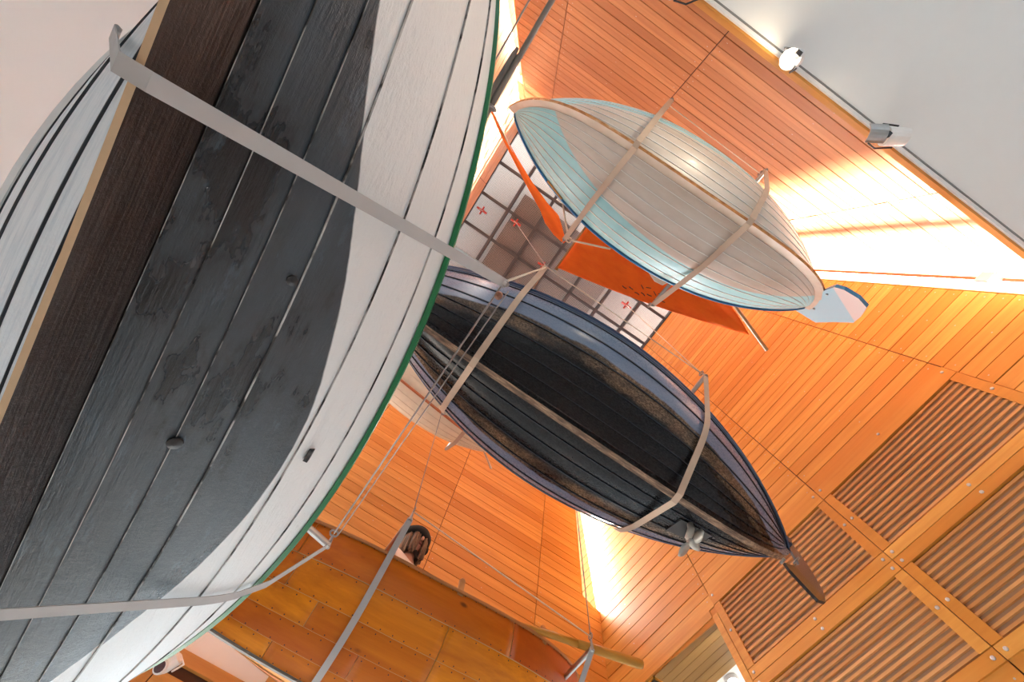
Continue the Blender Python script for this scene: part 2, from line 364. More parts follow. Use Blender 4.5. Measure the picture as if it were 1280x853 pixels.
# ------------------------------------------------------------------ boats
def rotm(yaw, roll, pitch):
    c, s = np.cos(yaw), np.sin(yaw); Rz = np.array([[c, -s, 0], [s, c, 0], [0, 0, 1]])
    c, s = np.cos(roll), np.sin(roll); Rx = np.array([[1, 0, 0], [0, c, -s], [0, s, c]])
    c, s = np.cos(pitch), np.sin(pitch); Ry = np.array([[c, 0, s], [0, 1, 0], [-s, 0, c]])
    return Rz @ Ry @ Rx
class Boat:
    def __init__(s, name, L, kd, n, p, kw=.03, mid=(.5, .10, 1.0, .42), end=(.3, .28, .75, .72)):
        s.L, s.kd, s.n, s.kw, s.mid, s.end = L, kd, n, kw, mid, end
        s.x, s.y, s.z, yaw, roll, pitch, s.B, s.D, s.r0, s.r1, s.rock, s.m = p
        s.R = rotm(yaw, roll, pitch); s.T = np.array((s.x, s.y, s.z))
        mm = Matrix.Identity(4)
        for i in range(3):
            for j in range(3): mm[i][j] = s.R[i][j]
            mm[i][3] = s.T[i]
        s.root = empty(name, mat=mm)
    def w(s, P): return s.R @ np.array(P, float) + s.T
    def prof(s, q):
        a = abs(q); b = s.B / 2 * max(1 - a ** s.m, 0) ** .85; h = s.D + (s.r0 if q < 0 else s.r1) * a * a
        zr = s.rock * a * a; zk = zr + (h - zr) * a ** s.n; return b, h, zk
    def sec(s, q, t, side, off=0.):
        b, h, zk = s.prof(q); Dp = h - zk; wt = abs(q) ** 3; y0 = min(s.kw, b)
        c = [(1 - wt) * A + wt * E for A, E in zip(s.mid, s.end)]
        u = 1 - t
        y = u ** 3 * y0 + 3 * u * u * t * (y0 + (b - y0) * c[0]) + 3 * u * t * t * (y0 + (b - y0) * c[2]) + t ** 3 * b
        z = zk + Dp * (3 * u * u * t * c[1] + 3 * u * t * t * c[3] + t ** 3)
        P = np.array((q * s.L / 2, side * y, z))
        if off:
            e = 1e-3
            dt = s.sec(q, min(t + e, 1), side) - s.sec(q, max(t - e, 0), side)
            dq = s.sec(min(q + e, .9995), t, side) - s.sec(max(q - e, -.9995), t, side)
            nn = np.cross(dq, dt); l = np.linalg.norm(nn)
            nn = nn / l if l > 1e-12 else np.array((0, side, 0.))
            if nn[1] * side < 0 or (abs(nn[1]) < 1e-6 and nn[2] > 0): nn = -nn
            P = P + nn * off * min(1, (1 - abs(q)) * 12 + .15)
        return P
    def keelb(s, q, dy=0.):
        b, h, zk = s.prof(q); a = abs(q) ** s.n
        return np.array((q * s.L / 2 + np.sign(q) * s.kd * .6 * a, dy, zk - s.kd * (1 - a)))
    def strakes(s, seams, paint, seam, lap=.012, th=.018, cuts=None, ns=40, nm='plank', bead=.12, seam2=None):
        for side in (-1, 1):
            for k in range(len(seams) - 1):
                t0, t1 = seams[k], seams[k + 1]
                cc = [-.994] + (cuts[k] if cuts else []) + [.994]
                for a, c in zip(cc[:-1], cc[1:]):
                    g = .0012; qs = np.linspace(a + (g if a > -.99 else 0), c - (g if c < .99 else 0), max(6, int(ns * (c - a) / 2) + 1))
                    qs = np.sign(qs) * (1 - (1 - np.abs(qs)) ** 1.0)
                    tt = [t0, t0 + bead * (t1 - t0), (t0 + t1) / 2, t1 - .1 * (t1 - t0), t1]
                    of = [lap, lap, lap * .55, lap * .1, -.003]
                    V = []; F = []; I = []
                    for q in qs:
                        V += [s.sec(q, t, side, o) for t, o in zip(tt, of)]
                        V += [s.sec(q, t0, side, lap), s.sec(q, t0, side, lap - th), s.sec(q, t1, side, -th), s.sec(q, t1, side, -.003)]
                    m9 = 9
                    for i in range(len(qs) - 1):
                        for j in range(4):
                            F.append((i * m9 + j, i * m9 + j + 1, (i + 1) * m9 + j + 1, (i + 1) * m9 + j)); I.append(1 if (j == 0 and bead < .12) else 0)
                        for j, mi in ((5, 1), (6, 0), (7, 1)):
                            F.append((i * m9 + j, (i + 1) * m9 + j, (i + 1) * m9 + j + 1, i * m9 + j + 1)); I.append(mi)
                    for i in (0, len(qs) - 1):
                        o = i * m9; F.append((o, o + 1, o + 2, o + 3, o + 4, o + 7, o + 6)); I.append(1)
                    if side > 0: F = [f[::-1] for f in F]
                    ob = mk(nm, V, F, [paint, seam2 if (seam2 and side > 0) else seam], s.root, I)
                    ob.data.polygons.foreach_set('use_smooth', [ii == 0 for ii in I])
    def keel(s, mside, mbot, ns=64, tb=1.0):
        V = []; F = []; I = []; kw = s.kw
        qs = np.sin(np.linspace(-1, 1, ns) * math.pi / 2) * .9985
        for q in qs:
            b, h, zk = s.prof(q); kb = s.keelb(q); w = kw * tb
            up = np.array((q * s.L / 2 * (1 - .004), 0, zk + .03 * (1 - abs(q) ** s.n)))
            V += [up + (0, -kw, 0), kb + (0, -w, .0), kb + (0, -w, 0), kb + (0, w, 0), kb + (0, w, 0), up + (0, kw, 0)]
        for i in range(ns - 1):
            for j, mi in ((0, 0), (2, 1), (4, 0)):
                F.append((i * 6 + j, i * 6 + j + 1, (i + 1) * 6 + j + 1, (i + 1) * 6 + j)); I.append(mi)
        return mk('keel', V, F, [mside, mbot], s.root, I)
    def rail(s, nm, mat, w=.035, hgt=.05, dz=0., out=.012, tmat=None):   # tmat: paint of the +y side when it differs
        for side in (-1, 1):
            V = []; F = []; qs = np.sin(np.linspace(-1, 1, 61) * math.pi / 2) * .994
            for q in qs:
                b, h, zk = s.prof(q); p = np.array((q * s.L / 2, side * (b + out), h + dz)); e = np.array((0, side, 0.))
                V += [p - e * w * .4 + (0, 0, -hgt / 2), p + e * w * .45 + (0, 0, -hgt / 2), p + e * w * .6 + (0, 0, -hgt / 4), p + e * w * .6 + (0, 0, hgt / 4), p + e * w * .45 + (0, 0, hgt / 2), p - e * w * .8 + (0, 0, hgt / 2)]
            n = 6
            for i in range(len(qs) - 1):
                for j in range(n): F.append((i * n + j, i * n + (j + 1) % n, (i + 1) * n + (j + 1) % n, (i + 1) * n + j))
            F += [tuple(range(n)), tuple(range((len(qs) - 1) * n, len(qs) * n))]
            if side > 0: F = [f[::-1] for f in F]
            mk(nm, V, F, tmat if (tmat and side > 0) else mat, s.root)
    def thwarts(s, xs, mat, dz=-.16):
        for x in xs:
            b, h, zk = s.prof(2 * x / s.L); mb = MB(); mb.box((x, 0, h + dz), (.22, 2 * b * .90, .03)); mb.build('thwart', mat, s.root)
    def strap(s, eL, eR, xk, width, mat, label, cat='strap', name='webbing_strap', group=None, one_end=False):
        """belt passing under the hull between two bar ends; eR on -y side, eL on +y side (local)"""
        eR = np.array(eR, float); eL = np.array(eL, float)
        root = empty(name, mat=s.root.matrix_world.copy()); tag(root, label, cat, group or 'webbing straps carrying the boats')
        pts = []
        def xat(y):
            if y < 0: return xk + (eR[0] - xk) * min(1, y / eR[1])
            return xk + (eL[0] - xk) * min(1, y / eL[1])
        for side in (-1, 1):
            for t in np.linspace(.03, 1, 26):
                p = s.sec(2 * xk / s.L, t, side, .03); p = s.sec(np.clip(2 * xat(p[1]) / s.L, -.98, .98), t, side, .032); pts.append(p)
            b, h, zk = s.prof(2 * xk / s.L); x_ = xat(side * b); b, h, zk = s.prof(np.clip(2 * x_ / s.L, -.98, .98)); pts.append(np.array((x_, side * (b + .048), h)))
            k = s.keelb(2 * xk / s.L, side * s.kw); k[2] -= .008; pts.append(k)
        pts += [eR, eL]
        pts.sort(key=lambda p: p[1])
        hull = []
        for p in pts:
            while len(hull) >= 2:
                a, b_ = hull[-2], hull[-1]
                if (b_[1] - a[1]) * (p[2] - a[2]) - (b_[2] - a[2]) * (p[1] - a[1]) <= 1e-9: hull.pop()
                else: break
            if hull and abs(hull[-1][1] - p[1]) < 1e-6 and abs(hull[-1][2] - p[2]) < 1e-6: continue
            hull.append(p)
        # keep the chain between the two ends only
        iR = min(range(len(hull)), key=lambda i: np.linalg.norm(hull[i] - eR)); iL = min(range(len(hull)), key=lambda i: np.linalg.norm(hull[i] - eL))
        hull = hull[iR:iL + 1]
        V = []; F = []; n = len(hull)
        for i, p in enumerate(hull):
            tg = hull[min(i + 1, n - 1)] - hull[max(i - 1, 0)]; tg /= np.linalg.norm(tg)
            wd = np.array((1., 0, 0)) - tg * tg[0]; wd /= np.linalg.norm(wd); nn = np.cross(tg, wd)
            if nn[2] > 0: nn = -nn
            for a in (-1, 1):
                for t in (0, 1): V.append(p + wd * a * width / 2 + nn * (.004 if t else 0))
        for i in range(n - 1):
            o = i * 4; q = o + 4
            F += [(o, o + 2, q + 2, q), (o + 1, q + 1, q + 3, o + 3), (o, q, q + 1, o + 1), (o + 2, o + 3, q + 3, q + 2)]
        F += [(0, 1, 3, 2), (n * 4 - 4, n * 4 - 2, n * 4 - 1, n * 4 - 3)]
        mk('belt', V, F, mat, root)
        mb = MB(); mb.tube([eR + (0, 0, .0), eL + (0, 0, .0)], .024, 10); mb.build('spreader_bar', M['steel'], root)
        for e in ((eR,) if one_end else (eR, eL)):
            mb = MB(); mb.tube([e + (0, 0, -.02), e + (0, 0, .05), e + (0, 0, .10)], [.018, .012, .008], 8)
            mb.tube([e + (.0, .03 * math.cos(q), .12 + .03 * math.sin(q)) for q in np.linspace(0, 2 * math.pi, 9)], .007, 6)
            mb.build('shackle', M['cable'], root)
        return root
def tubeobj(name, pts, r, mat, label, cat, group=None, parent=None, n=6):
    mb = MB(); mb.tube(pts, r, n); o = mb.build(name, mat, parent, True)
    if label: tag(o, label, cat, group or ('wires hanging the boats' if cat == 'cable' else 'ropes at the strap ends'))
    return o

# hull paint: colours change at painted lines measured along the height of the hull
def hullmat(name, build, rough, bumpst=.3, coat=0., axis=0, bscale=(3, 40, 40), spec=.5):
    mt, nt, b = newmat(name)
    tc = N(nt, 'ShaderNodeTexCoord'); sp = N(nt, 'ShaderNodeSeparateXYZ'); lk(nt, tc.outputs['Object'], sp.inputs[0])
    x, y, z = sp.outputs
    nz = noise(nt, tc.outputs['Object'], 3.0, 5)
    col, rg = build(nt, x, y, z, nz, tc.outputs['Object'])
    lk(nt, col, b.inputs['Base Color'])
    if isinstance(rg, (int, float)): b.inputs['Roughness'].default_value = rg
    else: lk(nt, rg, b.inputs['Roughness'])
    b.inputs['Coat Weight'].default_value = coat; b.inputs['Specular IOR Level'].default_value = spec
    f = noise(nt, objco(nt, bscale), 1.0, 6, .65)
    f2 = noise(nt, objco(nt, (26, 26, 26)), 1.0, 5, .7)
    bump(nt, b, math_(nt, 'ADD', f, math_(nt, 'MULTIPLY', f2, .8)), bumpst, .008)
    return mt
def step(nt, v, a, soft=.004):
    return ramp2(nt, v, a - soft, a + soft)
def ramp2(nt, v, a, b):
    n = N(nt, 'ShaderNodeMapRange'); n.inputs['From Min'].default_value = a; n.inputs['From Max'].default_value = b
    lk(nt, v, n.inputs[0]); return n.outputs[0]

# ---- the big black and white boat right overhead
def big_build(nt, x, y, z, nz, oc):
    u = math_(nt, 'ADD', math_(nt, 'DIVIDE', x, 2.75), -.02); u2 = math_(nt, 'MULTIPLY', u, u); u3 = math_(nt, 'MULTIPLY', u2, u)
    wl = math_(nt, 'SUBTRACT', .320, math_(nt, 'ADD', math_(nt, 'MULTIPLY', u2, .651), math_(nt, 'MULTIPLY', u3, .397)))
    d = math_(nt, 'SUBTRACT', z, wl); d = math_(nt, 'ADD', d, math_(nt, 'MULTIPLY', math_(nt, 'SUBTRACT', nz, .5), .012))
    f = step(nt, d, 0, .002)
    st = noise(nt, objco(nt, (1.1, 3.5, 3.5)), 1.3, 5, .6)
    blk = ramp(nt, st, [(.38, (.004, .004, .006)), (.43, (.014, .017, .022)), (.47, (.030, .039, .048)), (.66, (.044, .060, .076))])
    blk = mix(nt, math_(nt, 'MULTIPLY', ramp(nt, noise(nt, objco(nt, (1.5, 5, 5)), 1.6, 6, .75), [(.58, (0, 0, 0)), (.64, (1, 1, 1))]), .6), blk, (.06, .09, .12))
    pe = noise(nt, objco(nt, (4, 9, 9)), 2.0, 6, .7)
    blk = mix(nt, ramp(nt, pe, [(.70, (0, 0, 0)), (.74, (1, 1, 1))]), blk, (.10, .065, .05))
    wn = noise(nt, objco(nt, (2, 20, 20)), 1.5, 5, .7)
    wht = mix(nt, ramp(nt, wn, [(.62, (0, 0, 0)), (.8, (1, 1, 1))]), (.78, .80, .80), (.68, .705, .715))
    # other side of the keel: grey-white strakes down to the garboard
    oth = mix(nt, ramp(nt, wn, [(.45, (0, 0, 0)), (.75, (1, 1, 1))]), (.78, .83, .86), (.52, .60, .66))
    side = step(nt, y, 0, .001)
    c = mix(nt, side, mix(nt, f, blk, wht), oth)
    rg = mix(nt, math_(nt, 'MAXIMUM', f, side), ramp(nt, st, [(.35, (.22, .22, .22)), (.65, (.42, .42, .42))]), (.45, .45, .45))
    return c, rg
mb_paint = hullmat('black_bottom_white_topsides', big_build, .35, .7, 0, 0, (4, 60, 60))
seam_mix, nt, b = newmat('part_filled_seam')
lk(nt, ramp(nt, noise(nt, objco(nt, (5, 9, 9)), 1.0, 4, .6), [(.42, (.02, .02, .02)), (.50, (.30, .30, .30)), (.68, (.58, .58, .57))]), b.inputs['Base Color']); b.inputs['Roughness'].default_value = .7
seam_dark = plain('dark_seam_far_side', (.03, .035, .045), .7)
seam_grey = plain('grey_seam', (.45, .46, .46), .7)
big = Boat('black_and_white_boat', 5.5, .22, 10, (-.9934, 1.2716, 1.1044, 1.5319, -.1363, .0904, 1.7579, .5637, .6913, .332, -.0801, 2.0427), .035, (.385, .22, .78, .57), (.3, .28, .7, .7))
tag(big.root, 'large boat overhead with black bottom, white topsides and green gunwale', 'boat', 'boats hung from the ceiling')
big.strakes([0, .12, .25, .385, .66, .86, 1], mb_paint, seam_mix, .005, .02, ns=64, bead=.022, seam2=seam_dark)
tan = plain('worn_tan_keel_edge', (.56, .40, .25), .8, 0, .3, 26)
def keel_build(nt, x, y, z, nz, oc):
    g = noise(nt, objco(nt, (1.2, 30, 30)), 1.0, 6, .7)
    return ramp(nt, g, [(.3, (.006, .004, .004)), (.55, (.018, .012, .011)), (.8, (.045, .028, .022))]), .42
big.keel(hullmat('dark_brown_keel', keel_build, .4, .6, bscale=(2.5, 50, 50)), tan, 90, .28)
big.rail('gunwale', plain('green_gunwale_paint', (.004, .15, .05), .4), .028, .06, 0, .002, plain('white_gunwale_paint', (.74, .76, .76), .5))
mb = MB()
for (q, t, r) in ((.02, .255, .026), (-.25, .36, .02)):
    p = big.sec(q, t, -1, .010); nn = big.sec(q, t, -1, .03) - p; nn /= np.linalg.norm(nn)
    mb = MB(); mb.lathe([(-.002, r), (.006, r * .95), (.010, r * .6), (.014, r * .2)], p, nn, 14); mb.build('plug', M['black'], big.root)
p = big.sec(.02, .72, -1, .01); mb = MB(); mb.box(p, (.06, .02, .03), None); mb.build('skin_fitting', M['darkmetal'], big.root)

# ---- the dark blue and black boat in the middle
def dark_build(nt, x, y, z, nz, oc):
    zz = math_(nt, 'ADD', z, math_(nt, 'MULTIPLY', math_(nt, 'SUBTRACT', nz, .5), .05))
    sp = noise(nt, objco(nt, (14, 30, 30)), 3.0, 6, .8)
    blk = ramp(nt, sp, [(.3, (.006, .006, .008)), (.62, (.011, .011, .013)), (.70, (.10, .085, .07))])
    br = ramp(nt, sp, [(.35, (.03, .019, .013)), (.5, (.12, .075, .045)), (.66, (.36, .25, .16))])
    bl = ramp(nt, noise(nt, objco(nt, (1, 4, 4)), 1, 3), [(.3, (.10, .15, .24)), (.7, (.18, .22, .31))])
    ax = math_(nt, 'MULTIPLY', math_(nt, 'MULTIPLY', x, x), .012)
    zz = math_(nt, 'SUBTRACT', zz, ax)
    # broad scraped, worn brown band above the tarred bottom, bronze glints painted in patches
    pat = ramp(nt, noise(nt, objco(nt, (1.1, 2.5, 2.5)), 1.6, 4, .6), [(.40, (.12, .12, .12)), (.60, (1, 1, 1))])
    c = mix(nt, math_(nt, 'MULTIPLY', ramp2(nt, zz, .105, .125), pat), blk, br)
    c = mix(nt, ramp2(nt, zz, .19, .20), c, bl)
    return c, ramp(nt, sp, [(.35, (.20, .20, .20)), (.7, (.38, .38, .38))])
dark = Boat('dark_blue_boat', 5.4, .11, 6, (1.132, 1.092, 3.211, -.0187, -.0945, .0873, 1.7539, .5891, .4507, .1272, .0958, 1.9483), .045)
tag(dark.root, 'dark blue clinker boat with black tarred bottom, propeller and rudder', 'boat', 'boats hung from the ceiling')
dm = hullmat('tarred_bottom_blue_topsides', dark_build, .3, .04, spec=.22)
dark.strakes([0, .10, .21, .33, .47, .65, .85, 1], dm, plain('black_blue_lap', (.010, .016, .03), .5), .009, .018, ns=56, bead=.05)
def dk_build(nt, x, y, z, nz, oc):
    g = noise(nt, objco(nt, (3, 24, 24)), 1.5, 6, .75)
    return ramp(nt, g, [(.35, (.04, .026, .018)), (.5, (.16, .10, .065)), (.66, (.42, .29, .19))]), .5
dark.keel(dm, hullmat('worn_brown_keel', dk_build, .5, .4), 70, .62)
dark.rail('gunwale', plain('navy_gunwale_paint', (.03, .07, .15), .35), .04, .06)
dark.rail('rubbing_strake', plain('blue_strake_paint', (.05, .10, .18), .35), .02, .03, -.11, -.004)
def plate(name, poly, th, mats, parent, yoff=0, axis='y'):
    n = len(poly); V = [(x, yoff - th / 2, z) for x, z in poly] + [(x, yoff + th / 2, z) for x, z in poly]
    F = [tuple(range(n)), tuple(range(n, 2 * n))[::-1]] + [(i, i + n, (i + 1) % n + n, (i + 1) % n) for i in range(n)]
    I = [0, 0] + [1] * n if isinstance(mats, list) else None
    return mk(name, V, F, mats, parent, I)
def stern(bt, q):
    return bt.keelb(q)
rud = [(2.27, .10), (2.235, -.02), (2.25, -.22), (2.27, -.345), (2.40, -.27), (2.62, .03), (2.86, .5), (3.04, .92), (3.10, 1.08), (2.95, 1.12), (2.86, .93), (2.80, .72), (2.66, .40), (2.45, .20)]
def rb(nt, x, y, z, nz, oc):
    return mix(nt, step(nt, x, 2.46, .01), ramp(nt, nz, [(.35, (.05, .032, .010)), (.65, (.12, .08, .025))]), (.10, .075, .085)), .3
plate('rudder', rud, .026, [hullmat('rudder_paint', rb, .3, .2), M['black']], dark.root)
mb = MB(); mb.box((2.93, 0, 1.02), (.30, .11, .10), rotm(0, 0, -1.0)); mb.build('rudder_head', plain('navy_paint', (.02, .035, .07), .35), dark.root)
mb = MB(); mb.tube([(2.72 + .1 * a, .03 * b_, .52 + .26 * a) for a, b_ in ((0, -1.4), (0, 1.4))], .012, 6); mb.build('rudder_pintle', M['steel'], dark.root); mb = MB(); mb.tube([(2.30, -.03, .16), (2.30, .03, .16)], .014, 6); mb.build('rudder_pintle', M['steel'], dark.root)
# propeller well with shaft and three bladed propeller
ws = dark.sec(2 * 1.46 / 5.4, .28, 1, .03)
mb = MB(); qs = [(1.34, .15), (1.34, .34), (1.62, .34), (1.62, .15)]
V = [dark.sec(2 * x / 5.4, t, 1, .021) for x, t in ((1.27, .13), (1.27, .34), (1.60, .34), (1.60, .13))]
cen = sum(V) / 4; V += [v + (0, 0, .25) for v in V]
mk('propeller_well', V, [(0, 1, 2, 3), (0, 4, 5, 1), (1, 5, 6, 2), (2, 6, 7, 3), (3, 7, 4, 0)], M['black'], dark.root)
hub = np.array((1.40, .262, -.06)); shaft0 = np.array((1.36, .14, .12))
sd = np.array((.85, .12, -.5)); sd /= np.linalg.norm(sd)
pr = empty('propeller'); pr.parent = dark.root; pr.matrix_parent_inverse = Matrix.Identity(4)
gm = plain('pale_bronze_casting', (.44, .42, .38), .4, .4)
mb = MB(); mb.tube([shaft0, (shaft0 + hub) / 2 + (.0, -.01, -.01), hub - sd * .03], [.022, .03, .035], 10); mb.lathe([(-.03, .03), (0, .04), (.05, .035), (.085, .012)], hub, sd, 12); mb.build('propeller_shaft', gm, pr, True)
e1 = np.cross(sd, (0, 0, 1.)); e1 /= np.linalg.norm(e1); e2 = np.cross(sd, e1)
for k in range(3):
    th = .5 + k * 2.094; d = math.cos(th) * e1 + math.sin(th) * e2; cr = np.cross(sd, d); mb = MB(); V = []
    for r, w_ in ((.02, .02), (.06, .045), (.11, .058), (.15, .045), (.175, .012)):
        tw = .9 - r * 2; a = cr * math.cos(tw) + sd * math.sin(tw); nn = np.cross(d, a)
        V += [hub + d * r - a * w_, hub + d * r + nn * .006, hub + d * r + a * w_, hub + d * r - nn * .006]
    F = [(i * 4 + j, i * 4 + (j + 1) % 4, (i + 1) * 4 + (j + 1) % 4, (i + 1) * 4 + j) for i in range(4) for j in range(4)] + [(0, 1, 2, 3), (16, 17, 18, 19)]
    mk('blade', V, F, gm, pr, None, True)

# ---- pale blue and white dinghy with the orange sail
def blue_build(nt, x, y, z, nz, oc):
    wl = math_(nt, 'ADD', math_(nt, 'MULTIPLY', x, .062), .275)
    wl = math_(nt, 'SUBTRACT', wl, math_(nt, 'MULTIPLY', step(nt, y, 0, -.001), -.0))
    d = math_(nt, 'SUBTRACT', z, wl)
    gr = ramp(nt, noise(nt, objco(nt, (.8, 3, 3)), 1.4, 4), [(.35, (.50, .43, .37)), (.65, (.64, .585, .53))])
    bl = ramp(nt, nz, [(.3, (.27, .58, .65)), (.7, (.36, .67, .72))])
    return mix(nt, step(nt, d, 0, .003), gr, bl), .45
blue = Boat('pale_blue_dinghy', 4.2, .14, 5, (.9198, -1.2513, 4.0846, -.0176, -.0856, .0481, 1.4015, .7417, .203, .1727, -.0106, 2.1207), .03)
tag(blue.root, 'pale blue clinker dinghy with off-white bottom hanging beside the orange sail', 'boat', 'boats hung from the ceiling')
bmx = hullmat('pale_blue_and_offwhite_hull', blue_build, .32, .05, .05)
blue.strakes([0, .08, .17, .27, .375, .485, .60, .72, .85, 1], bmx, plain('white_lap_edge', (.86, .86, .83), .5), .004, .015, ns=50, bead=.07)
def bk(nt, x, y, z, nz, oc): return ramp(nt, nz, [(.35, (.42, .34, .27)), (.65, (.55, .47, .39))]), .45
def bkb(nt, x, y, z, nz, oc):
    g = noise(nt, objco(nt, (6, 20, 20)), 1.4, 5, .7)
    return ramp(nt, g, [(.35, (.30, .11, .03)), (.55, (.58, .26, .08)), (.72, (.70, .52, .36))]), .5
blue.keel(hullmat('beige_keel_side', bk, .4, .1), hullmat('worn_orange_keel_edge', bkb, .5, .3), 80, .42)
blue.rail('gunwale', plain('bright_blue_gunwale', (.015, .16, .36), .35), .026, .04)
rud = [(1.70, .12), (1.655, -.03), (1.70, -.10), (1.85, -.12), (2.01, -.055), (2.2, .2), (2.357, .455), (2.40, .8), (2.471, 1.17), (2.20, 1.21), (2.10, 1.0), (2.02, .75), (1.90, .42), (1.74, .22)]
def rb2(nt, x, y, z, nz, oc):
    v = math_(nt, 'SUBTRACT', z, math_(nt, 'MULTIPLY', math_(nt, 'SUBTRACT', x, 1.7), .62))
    return mix(nt, step(nt, v, .02, .006), (.52, .45, .45), (.24, .44, .54)), .4
plate('rudder', rud, .035, [hullmat('rudder_two_tone_paint', rb2, .4, .05), plain('blue_edge_paint', (.05, .20, .36), .4)], blue.root)
mb = MB(); mb.tube([(1.78, -.03, .2), (1.78, .03, .2)], .012, 6); mb.build('rudder_pintle', M['steel'], blue.root); mb = MB(); mb.tube([(2.10, -.035, .76), (2.1, .035, .76)], .012, 6); mb.build('rudder_pintle', M['steel'], blue.root)
p = blue.sec(-.62, .97, 1, .012); p2 = blue.sec(-.50, .97, 1, .012); mb = MB(); mb.tube([p, (p + p2) / 2, p2], .012, 6); mb.build('wooden_fender_strip', plain('worn_orange_wood', (.55, .25, .07), .6), blue.root)

# ---- varnished wooden boat
wood_b = Boat('varnished_wooden_boat', 4.2, .025, 14, (.9206, 3.6574, 2.2025, -.033, .0032, -.0277, 1.4968, .6656, .3248, .4378, .1447, 2.408), .012)
tag(wood_b.root, 'varnished orange-brown wooden boat with nailed planks, person standing inside', 'boat', 'boats hung from the ceiling')
vw = wood('varnished_pine_planking', 0, (.40, .065, .003), (.95, .36, .008), (.32, .05, .002), .42, .7, .04, True, .25)
cuts = [[-.45, .22], [-.15, .40], [-.38, .12], [-.52, .12], [-.55, .42]]
wood_b.strakes([0, .15, .32, .50, .73, 1], vw, plain('pale_putty_seam', (.50, .34, .16), .6), .008, .018, cuts, ns=56, bead=.012)
wood_b.keel(plain('grey_keel_paint', (.17, .16, .15), .6), plain('grey_keel_band', (.20, .19, .18), .6), 80)
wood_b.rail('gunwale', plain('brown_gunwale', (.36, .16, .05), .5), .012, .03)
rv = MB(); rnd = random.Random(3)
for t0, t1 in zip([0, .15, .32, .50, .73], [.15, .32, .50, .73, 1]):
    for q in np.arange(-.9, .92, .055):
        for t in (t0 + .018, t1 - .02):
            p = wood_b.sec(q + rnd.uniform(-.006, .006), t, -1, .0135)
            nn = wood_b.sec(q, t, -1, .03) - wood_b.sec(q, t, -1, .01); nn /= np.linalg.norm(nn)
            a = np.array((1., 0, 0)); c = np.cross(nn, a)
            rv.add([p + .006 * (math.cos(k) * a + math.sin(k) * c) for k in np.arange(6) * 1.0472], [tuple(range(6))])
o = rv.build('nail_heads', plain('dark_nail', (.05, .02, .012), .5), wood_b.root); o['kind'] = 'stuff'
for x, y in ((.263, -.70), (1.30, -.56)):
    b_, h_, _ = wood_b.prof(2 * x / 4.2); mb = MB(); mb.box((x, -b_ + .01, h_ + .05), (.055, .03, .16)); mb.tube([(x, -b_ - .005, h_ + .13), (x, -b_ + .025, h_ + .13)], .0275, 10); mb.build('thole_pin', plain('pale_oak', (.48, .24, .09), .6), wood_b.root)
wood_b.thwarts([-.35, .7], vw, -.20)

# ---- cream boat, hanging high behind the dark one
cream = Boat('cream_boat', 3.6, .05, 14, (-.4045, 2.858, 5.6383, .1015, -.1872, .0483, 1.0808, .4261, .2017, .0423, .108, 2.2106), .015)
tag(cream.root, 'cream hulled boat half hidden behind the dark blue boat', 'boat', 'boats hung from the ceiling')
cp = plain('cream_paint', (.84, .76, .60), .5)
cream.strakes([0, .18, .36, .55, .77, 1], cp, plain('cream_lap_shadow', (.62, .50, .38), .6), .004, .012, ns=36)
cream.keel(plain('red_brown_keel', (.42, .13, .05), .5), plain('red_brown_keel_edge', (.45, .14, .05), .5), 60)
cream.rail('gunwale', cp, .02, .03)

mb = MB(); mb.tube([(1.538, .182, .45), (1.70, .26, .45), (1.847, .34, .45)], [.014, .017, .02], 8); mb.build('tiller', plain('pale_wood_tiller', (.66, .52, .40), .6), cream.root)
# ------------------------------------------------------------------ straps with spreader bars
tw = .06
s1 = dark.strap((-1.09, 1.03, 1.12), (-1.035, -1.10, 1.15), -1.045, tw, M['web_tan'], 'beige strap under the dark blue boat, nearer the big boat', group=None)
s2 = dark.strap((1.03, .99, 1.0), (1.051, -1.052, .92), 1.04, tw, M['web_tan'], 'beige strap under the dark blue boat near its propeller')
s3 = blue.strap((-.773, .92, .92), (-.62, -1.02, .88), -.69, tw, M['web_tan'], 'tan strap under the pale blue dinghy, nearer the bow')
s4 = blue.strap((.565, .992, .88), (.72, -.955, .86), .58, tw, M['web_tan'], 'tan strap under the pale blue dinghy near its rudder')
s5 = big.strap((-1.106, .74, .74), (-1.064, -1.111, .8), -1.06, .05, M['web_grey'], 'grey strap across the top half of the black and white boat', one_end=True)
s6 = big.strap((.25, .95, .95), (1.15, -1.035, 1.12), .65, .05, M['web_grey'], 'grey strap across the lower half of the black and white boat')
s7 = wood_b.strap((-.55, .95, .95), (-.459, -.983, .9), -.505, .055, M['web_grey'], 'grey strap around the wooden boat beside the person')
s8 = wood_b.strap((1.68, .80, .80), (1.70, -.78, .78), 1.62, .055, M['web_grey'], 'grey strap around the stern end of the wooden boat')

s9 = cream.strap((1.06, .64, .64), (1.03, -.64, .64), 1.04, .06, M['web_tan'], 'brown strap around the cream boat behind the dark blue boat')
